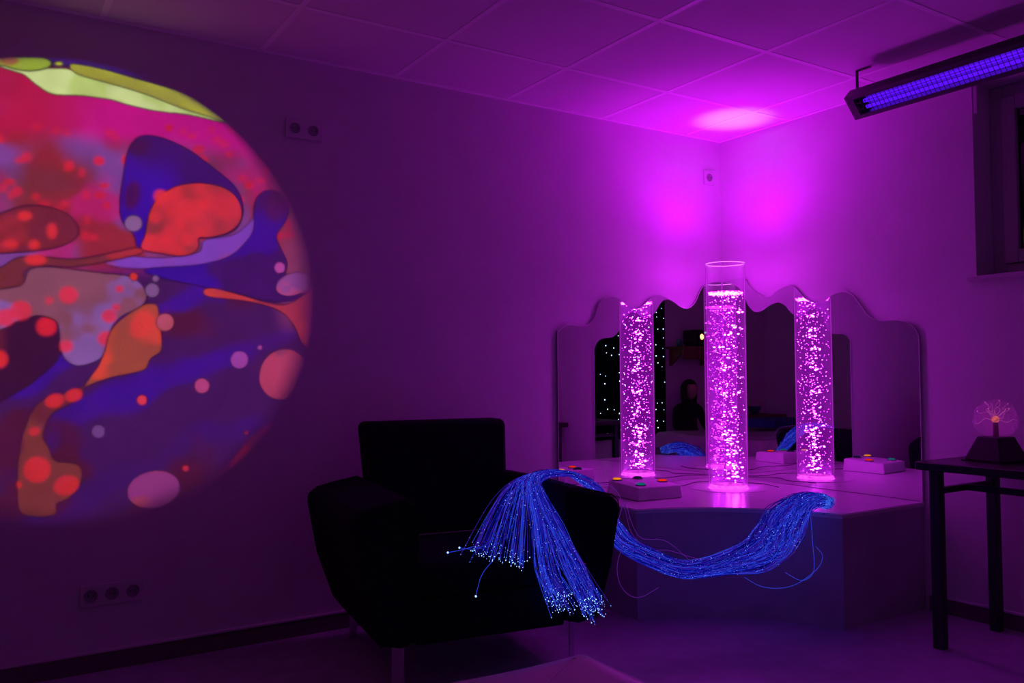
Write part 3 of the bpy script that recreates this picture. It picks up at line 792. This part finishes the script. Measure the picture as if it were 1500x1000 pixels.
# person sitting on a low pouf behind the bed, reflected beside the tube
px_, py_ = -3.46, -3.83
pf = obj('pouf', lathe(NB(), [(0, 0), (.20, 0), (.225, .03), (.225, .09), (.20, .12), (0, .125)], 0, 0, 32), 'blue_blanket', None, True, label='low round dark blue pouf behind the waterbed, seen in the mirror', cat='pouf'); pf.location = (px_, py_-.02, 0)
per = empty('person', 'seated person in black clothes with long dark hair, reflected beside the bubble tube', 'person', (px_, py_, 0))
def skin_body(name, verts, edges, radii, mat, par, sub=2, root=0):
    me = bpy.data.meshes.new(name); me.from_pydata(verts, edges, []); me.update()
    o = bpy.data.objects.new(name, me); link(o, par)
    o.modifiers.new('skin', 'SKIN')
    for i, r in enumerate(radii):
        me.skin_vertices[0].data[i].radius = (r, r) if np.isscalar(r) else r
    me.skin_vertices[0].data[root].use_root = True
    s = o.modifiers.new('sub', 'SUBSURF'); s.levels = sub; s.render_levels = sub
    o.modifiers['skin'].use_smooth_shade = True
    me.materials.append(MATS[mat])
    return o
v = [(0, 0, .26), (0, -.01, .40), (0, -.01, .54), (0, .0, .66), (0, .01, .72), (0, .03, .79)]
e = [(i, i+1) for i in range(5)]; r = [(.15, .11), (.13, .10), (.15, .10), (.13, .08), (.05, .05), (.05, .05)]
for s in (-1, 1):
    i = len(v)
    v += [(s*.17, 0, .655), (s*.24, .05, .44), (s*.15, .24, .40), (s*.12, .30, .40)]
    e += [(3, i), (i, i+1), (i+1, i+2), (i+2, i+3)]; r += [.060, .045, .034, .028]
    j = len(v)
    v += [(s*.10, .05, .25), (s*.20, .30, .34), (s*.13, .26, .06), (s*.10, .34, .045)]
    e += [(0, j), (j, j+1), (j+1, j+2), (j+2, j+3)]; r += [.10, .065, .045, .035]
skin_body('body', v, e, r, 'cloth_black', per)
for s in (-1, 1):
    v = [(s*.12, .30, .40), (s*.11, .345, .395)]; e = [(0, 1)]; r = [.026, .030]
    for k, (dx, ln) in enumerate(((-.024, .060), (-.008, .070), (.008, .066), (.024, .052))):
        i = len(v); v += [(s*.11+dx, .375, .392), (s*.11+dx, .375+ln*.5, .385), (s*.11+dx, .375+ln*.75, .365)]
        e += [(1, i), (i, i+1), (i+1, i+2)]; r += [.009, .008, .007]
    i = len(v); v += [(s*.11-s*.035, .335, .392), (s*.11-s*.055, .365, .385)]; e += [(0, i), (i, i+1)]; r += [.010, .008]
    skin_body('hand', v, e, r, 'skin', per, 1)
bm = NB(); bmesh.ops.create_uvsphere(bm, u_segments=28, v_segments=18, radius=1)
for q in bm.verts:
    x, y, z = q.co
    yy = y*.095
    if y > .3:      # face: nose, brow and chin
        yy += .018*math.exp(-((x/.14)**2+((z+.05)/.22)**2))-.010*math.exp(-(((abs(x)-.38)/.16)**2+((z-.08)/.12)**2))+.005*math.exp(-((x/.35)**2+((z+.52)/.1)**2))
    q.co = (x*.074*(1-.22*max(0, -z)), yy, z*.112)
hd = obj('head', bm, 'skin', per, True); hd.location = (0, .045, .87)
bm = NB(); bmesh.ops.create_uvsphere(bm, u_segments=28, v_segments=18, radius=1)
for q in list(bm.verts):
    x, y, z = q.co
    q.co = (x*.098, y*.105-.012, z*.118 if z > -.1 else z*.30)
bmesh.ops.delete(bm, geom=[q for q in bm.verts if q.co.y > .045 and q.co.z < .055], context='VERTS')
ha = obj('hair', bm, 'hair', per, True); ha.location = (0, .04, .885)
ha.modifiers.new('thick', 'SOLIDIFY').thickness = .008

# ================================================================== the projected picture: light of the effect projector
def smooth_noise(h, w_, cells, seed):
    g = np.random.default_rng(seed).random((cells+3, cells+3))
    yy = np.linspace(0, cells, h); xx = np.linspace(0, cells, w_)
    y0 = yy.astype(int); x0 = xx.astype(int); fy = (yy-y0)[:, None]; fx = (xx-x0)[None]
    fy = fy*fy*(3-2*fy); fx = fx*fx*(3-2*fx)
    return (g[y0][:, x0]*(1-fy)*(1-fx)+g[y0+1][:, x0]*fy*(1-fx)+g[y0][:, x0+1]*(1-fy)*fx+g[y0+1][:, x0+1]*fy*fx)
def fbm(h, w_, c, seed): return (smooth_noise(h, w_, c, seed)*.55+smooth_noise(h, w_, c*2, seed+1)*.3+smooth_noise(h, w_, c*4, seed+2)*.15)
pl = lamp('projector_beam', 'SPOT', tuple(PP), tuple(PT), (1, 1, 1), PROJ, .004, math.radians(40), 0.)
bpy.context.view_layer.update()
PM = np.array(pl.matrix_world.to_3x3())            # columns: local axes in the world
NP = 900; LIM = .262                               # half width of the slide, in tangents
vv, uu_ = np.meshgrid(np.linspace(-LIM, LIM, NP), np.linspace(-LIM, LIM, NP), indexing='ij')
dirs = uu_[..., None]*PM[:, 0]+vv[..., None]*PM[:, 1]-PM[:, 2]
tt = -PP[1]/dirs[..., 1]
wall = PP+dirs*tt[..., None]                       # where each slide point lands on the wall
rel = wall-CAM
dz = rel@AD
dz = np.where(np.abs(dz) < .05, .05, dz)
GX = 750+FPX*(rel@AR)/dz; GY = 500-FPX*(rel@AU)/dz # the slide is drawn with the photograph's coordinates of that place
GX = np.where(rel@AD < .3, -2000, GX)
def lin(c):
    c = np.array(c, float)/255.
    return np.where(c <= .04045, c/12.92, ((c+.055)/1.055)**2.4)
n1, n2, n3, n4, n5 = (fbm(NP, NP, c, s) for c, s in ((7, 1), (9, 11), (14, 21), (5, 31), (30, 41)))
def mixc(a, b, t): return a+(b-a)*np.clip(t, 0, 1)[..., None]
def sstep(x, a, b): t = np.clip((x-a)/(b-a), 0, 1); return t*t*(3-2*t)
base_hi = mixc(np.ones((NP, NP, 3))*lin((128, 62, 150)), lin((150, 34, 44)), sstep(n1, .42, .62))
base_hi = mixc(base_hi, lin((190, 26, 110)), sstep(n2, .50, .66)*.8)
base_hi = mixc(base_hi, lin((104, 42, 48)), sstep(n4, .5, .66)*.7)
streak = np.sin((GX*.35+GY)*.055+6*n4)
base_lo = mixc(np.ones((NP, NP, 3))*lin((66, 20, 88)), lin((58, 12, 150)), sstep(streak+n1*2-1, .25, 1.3)*(1-.7*sstep(GY, 570, 650))*.85)
base_lo = mixc(base_lo, lin((84, 18, 38)), sstep(n2, .52, .68)*.8)
img = mixc(base_hi, base_lo, sstep(GY+.12*GX, 398, 440))
img = mixc(img, lin((212, 8, 140)), sstep(230-GY+.32*GX, 30, 80)*sstep(GX, 20, 150)*sstep(320-.0*GX-GY+.1*GX, 110, 150)*.9)
img = mixc(img, lin((196, 14, 74)), (1-sstep(GX, 40, 180))*(1-sstep(GY, 180, 215))*.8)
img = mixc(img, lin((176, 70, 110)), sstep(GX, 395, 430)*(1-sstep(GY, 440, 500))*.7)
def inside(poly):
    P = np.array(poly); lo, hi = P.min(0), P.max(0)
    sel = (GX > lo[0]-1) & (GX < hi[0]+1) & (GY > lo[1]-1) & (GY < hi[1]+1)
    x, y = GX[sel], GY[sel]; c = np.zeros(x.shape, bool)
    for (xa, ya_), (xb, yb_) in zip(P, np.roll(P, -1, 0)):
        if ya_ == yb_: continue
        c ^= ((ya_ > y) != (yb_ > y)) & (x < (xb-xa)*(y-ya_)/(yb_-ya_)+xa)
    m_ = np.zeros((NP, NP)); m_[sel] = c
    return m_
def blur(m_, k):
    for ax in (0, 1):
        acc = np.zeros_like(m_)
        for s in range(-k, k+1): acc += np.roll(m_, s, ax)
        m_ = acc/(2*k+1)
    return m_
def z1(pts): return [(x/2.7771, 50+y/2.7771) for x, y in pts]
def shape(pts, c1, c2=None, noise=None, line=.75, soft=1, op=1., lcol=(16, 4, 24), lo=.40, hi=.55):
    global img
    m_ = inside(catmull(pts, 5, True))
    if line:
        wide = blur(m_, 4); ring = np.clip(1-np.abs(wide-.5)*2, 0, 1)**2
        img = mixc(img, lin(lcol), ring*line)
    col = np.ones((NP, NP, 3))*lin(c1)
    if c2 is not None: col = mixc(col, lin(c2), sstep(noise, lo, hi))
    mm = blur(m_, soft)
    img = img*(1-(mm*op)[..., None])+col*(mm*op)[..., None]
    if line:
        wide = blur(m_, 3); ring = np.clip(1-np.abs(wide-.5)*2, 0, 1)**3
        img = mixc(img, lin(lcol), ring*line)
def ellipse(x, y, rx, ry, c, rot=0., soft=2, op=1., line=0., c2=None, noise=None):
    a = np.linspace(0, 2*math.pi, 14, endpoint=False); cr, sr = math.cos(rot), math.sin(rot)
    shape([(x+rx*math.cos(t)*cr-ry*math.sin(t)*sr, y+rx*math.cos(t)*sr+ry*math.sin(t)*cr) for t in a], c, c2, noise, line, soft, op)
RED, ORG, LAV, BLU, DRK, BRN, PNK = (222, 26, 34), (226, 56, 18), (134, 84, 160), (54, 8, 158), (46, 10, 40), (128, 44, 22), (200, 64, 112)
rs = random.Random(5)
for k in range(90):   # soft red spots
    ellipse(rs.uniform(0, 430), rs.uniform(185, 350), rs.uniform(4, 9), rs.uniform(4, 8), (226, 30, 60) if rs.random() < .7 else RED, 0, 3, .75)
# long flowing pools
shape([(0, 483), (20, 472), (45, 463), (65, 462), (82, 472), (87, 490), (90, 512), (80, 532), (60, 550), (30, 572), (-30, 590), (-60, 500)], (56, 12, 30), (92, 22, 26), n2, .5)
ellipse(68, 478, 15, 14, (226, 32, 20), 0, 3, .9); ellipse(0, 526, 11, 13, (226, 40, 16), 0, 3, .9)
shape([(-40, 430), (20, 420), (35, 410), (45, 394), (70, 391), (110, 395), (150, 400), (190, 405), (210, 420), (215, 435), (205, 450), (180, 462), (165, 477), (158, 500), (150, 522), (130, 533), (110, 535), (95, 525), (88, 505), (87, 485), (82, 470), (60, 462), (40, 465), (20, 472), (0, 483), (-40, 490)], LAV, (136, 70, 96), n3, .8)
for x, y, r_ in ((100, 432, 14), (160, 463, 11), (97, 507, 10), (155, 496, 12), (72, 440, 6), (30, 455, 16), (8, 465, 14), (175, 423, 6), (170, 450, 6)): ellipse(x, y, r_, r_*.9, (226, 40, 70), 0, 3, .85)
shape([(155, 386), (175, 374), (230, 378), (290, 370), (300, 352), (340, 345), (362, 330), (374, 318), (376, 345), (352, 366), (320, 385), (280, 390), (200, 393)], (128, 62, 186), (150, 60, 150), n3, .5)
shape([(375, 292), (385, 281), (400, 279), (415, 288), (423, 305), (418, 325), (405, 345), (412, 365), (421, 385), (419, 405), (440, 428), (448, 436), (400, 442), (350, 430), (300, 420), (230, 405), (215, 394), (290, 388), (335, 376), (360, 355), (372, 335), (372, 310)], (54, 10, 150), (60, 14, 96), n2, .7)
ellipse(404, 304, 16, 20, (88, 20, 46), 0, 6, .7)
shape(z1([(0, 950), (70, 910), (160, 905), (300, 915), (430, 895), (560, 868), (575, 890), (430, 925), (300, 945), (200, 942), (130, 945), (95, 975), (100, 1000), (85, 1020), (40, 1030), (0, 1035), (-80, 1030), (-80, 960)]), (176, 42, 16), (116, 40, 22), n3, .8)
ellipse(52, 380, 16, 8, (232, 44, 24), 0, 3, .9)
shape(z1([(505, 560), (520, 480), (555, 425), (600, 412), (680, 428), (780, 478), (870, 545), (950, 612), (985, 680), (985, 745), (950, 800), (860, 826), (700, 835), (600, 862), (560, 865), (545, 815), (500, 765), (488, 690)]), BLU, (56, 12, 104), n4, .85, lo=.38, hi=.6)
ellipse(194, 286, 12, 22, (76, 12, 44), .2, 5, .8); ellipse(205, 215, 16, 12, (66, 12, 60), -.4, 5, .8)
shape(z1([(600, 760), (620, 700), (660, 650), (730, 615), (820, 605), (900, 620), (955, 655), (983, 710), (975, 765), (930, 805), (860, 825), (808, 828), (808, 860), (785, 890), (730, 902), (650, 890), (575, 872), (590, 820)]), (222, 46, 16), (150, 46, 40), n3, .9, lo=.30, hi=.50)
for x, y, r_ in ((235, 287, 10), (263, 328, 8), (228, 318, 9), (300, 300, 7), (245, 352, 9), (275, 350, 10)): ellipse(x, y, r_, r_, (238, 46, 16), 0, 3, .8)
shape(z1([(-60, 770), (60, 708), (150, 697), (230, 712), (290, 745), (318, 790), (305, 830), (250, 860), (150, 880), (0, 890), (-80, 890)]), (158, 36, 14), (120, 32, 20), n3, .9)
for x, y, rx, ry in ((36, 316, 11, 7), (76, 338, 7, 12), (15, 357, 12, 6), (50, 358, 8, 7)): ellipse(x, y, rx, ry, (236, 44, 16), 0, 3, .85)
ellipse(195.5, 327, 13, 12, (140, 90, 150), 0, 1, 1, .7)
# middle and lower blobs
shape([(210, 447), (228, 446), (233, 460), (237, 500), (235, 515), (220, 525), (213, 540), (190, 547), (165, 552), (140, 560), (124, 566), (133, 552), (145, 535), (155, 510), (160, 490), (175, 470)], (222, 66, 18), (160, 66, 22), n3, .7)
ellipse(207, 475, 15, 22, (240, 58, 14), .5, 3, .8)
shape([(124, 566), (100, 575), (70, 582), (50, 598), (40, 620), (30, 650), (26, 690), (26, 730), (32, 752), (60, 757), (82, 752), (82, 738), (100, 730), (115, 712), (120, 695), (115, 682), (100, 678), (80, 675), (70, 655), (62, 640), (68, 618), (80, 603), (105, 590)], (128, 50, 18), (106, 34, 16), n3, .4)
for x, y, rx, ry in ((54, 688, 20, 19), (97, 711, 19, 14), (80, 587, 14, 10), (108, 579, 13, 9), (50, 632, 8, 6), (28, 710, 4, 5)): ellipse(x, y, rx, ry, (224, 42, 16), -.3, 2, .9)
shape([(298, 426), (312, 422), (345, 430), (390, 443), (420, 446), (445, 432), (464, 420), (466, 508), (446, 506), (430, 475), (410, 455), (370, 442), (330, 437), (305, 434)], (212, 58, 40), (184, 50, 66), n3, .7)
ellipse(430, 416, 26, 16, (196, 74, 140), -.3, 1, 1, .5, (150, 70, 150), n5)
ellipse(415, 548, 34, 38, (196, 62, 100), .55, 1, 1, .5, (150, 56, 96), n3)
ellipse(225, 717, 39, 27, (186, 64, 92), -.2, 1, 1, .5, (150, 52, 130), n3)
for x, y, r_, c in ((351, 527, 13, (166, 64, 168)), (296, 565, 11, (186, 64, 126)), (208, 586, 7.5, (226, 54, 80)), (144, 632, 10, (110, 60, 130)), (242, 472, 13, (190, 76, 104)), (223, 425, 10.5, (130, 80, 140)), (228, 408, 5, (130, 80, 140)), (410, 392, 8, (196, 70, 170)), (381, 509, 3.5, (190, 70, 170)), (272, 686, 5, (206, 40, 70)), (361, 634, 3, (190, 34, 50)), (196, 405, 6, (220, 50, 20))):
    ellipse(x, y, r_, r_, c, 0, 1, 1, .6)
shape([(408, 620), (390, 625), (365, 645), (340, 675), (315, 700), (306, 711), (325, 701), (355, 676), (385, 650)], (186, 30, 44), (120, 20, 60), n3, .3, 2)
shape([(400, 640), (370, 665), (345, 690), (336, 702), (348, 692), (375, 667)], (112, 40, 120), None, None, 0, 1, .6)
# bright yellow top
shape(z1([(-60, 0), (700, 0), (1000, 300), (930, 358), (780, 290), (600, 235), (450, 186), (340, 156), (270, 136), (200, 134), (60, 124), (-60, 86)]), (34, 14, 74), None, None, 0)
shape(z1([(180, 98), (300, 98), (450, 128), (600, 175), (420, 150), (300, 128)]), (52, 24, 118), None, None, .0)
shape(z1([(-60, 110), (60, 150), (100, 165), (150, 205), (215, 242), (330, 248), (440, 262), (520, 285), (640, 312), (760, 325), (930, 360), (780, 300), (600, 240), (450, 190), (340, 160), (270, 140), (200, 138), (60, 128), (-60, 90)]), (220, 230, 152), (198, 214, 120), n3, .8)
shape(z1([(283, 130), (310, 121), (420, 143), (560, 183), (700, 223), (790, 260), (860, 308), (925, 358), (840, 330), (740, 300), (600, 245), (480, 208), (360, 175), (310, 158)]), (196, 190, 14), (168, 160, 12), n1, .8)
shape(z1([(-40, 108), (20, 96), (100, 93), (165, 95), (198, 104), (208, 122), (180, 140), (120, 148), (60, 140), (20, 128), (-40, 122)]), (160, 178, 26), (176, 188, 50), n3, .95)
ellipse(14, 89, 14, 6, (176, 70, 70), 0, 2, .8); ellipse(86, 93, 6, 3, (200, 190, 40), 0, 1, 1, .8)
# edge of the projected disc
CXW, CZW, CRW = -3.325, 1.393, .872
rad = np.hypot(wall[..., 0]-CXW, wall[..., 2]-CZW)
soft_w = .03+.09*sstep(wall[..., 0]-CXW, .45, .85)+.06*sstep(CZW-wall[..., 2], .3, .8)
edge = 1-np.clip((rad-(CRW-soft_w))/soft_w, 0, 1)**1.3
vig = 1-.12*sstep(rad, .45, CRW)
img[..., 1] *= 1.10
img = np.clip(img*(.86+.28*n5)[..., None]-lin((44, 6, 52)), 0, None)       # the wall already carries the room's dim purple
img = img*(edge*vig)[..., None]
img += lin((20, 8, 16))*(1-sstep(rad, CRW, 1.02))[..., None]*.12
# to constant brightness on the wall: undo the falloff of the oblique beam
cosw = np.abs(dirs[..., 1])/np.linalg.norm(dirs, axis=-1)
px = np.ones((NP, NP, 4), np.float32); px[..., :3] = img
im = bpy.data.images.new('projected_liquid_picture', NP, NP, alpha=False, float_buffer=True)
im.colorspace_settings.name = 'Non-Color'
im.pixels.foreach_set(px.ravel()); im.update(); im.pack()
ld = pl.data; ld.use_nodes = True; nt = ld.node_tree; nn, ll = nt.nodes, nt.links
em = nn['Emission']
tc = nn.new('ShaderNodeTexCoord'); sp = nn.new('ShaderNodeSeparateXYZ'); ll.new(tc.outputs['Normal'], sp.inputs[0])
def mth(op, a, b):
    q = nn.new('ShaderNodeMath'); q.operation = op
    for i, s in enumerate((a, b)):
        if isinstance(s, (int, float)): q.inputs[i].default_value = s
        else: ll.new(s, q.inputs[i])
    return q.outputs[0]
az = mth('ABSOLUTE', sp.outputs['Z'], 0)
SGN = 1.0
U = mth('ADD', mth('MULTIPLY', mth('DIVIDE', sp.outputs['X'], az), SGN*.5/LIM), .5)
Vv = mth('ADD', mth('MULTIPLY', mth('DIVIDE', sp.outputs['Y'], az), SGN*.5/LIM), .5)
cb = nn.new('ShaderNodeCombineXYZ'); ll.new(U, cb.inputs[0]); ll.new(Vv, cb.inputs[1])
ti = nn.new('ShaderNodeTexImage'); ti.image = im; ti.extension = 'CLIP'
ll.new(cb.outputs[0], ti.inputs['Vector']); ll.new(ti.outputs['Color'], em.inputs['Color'])
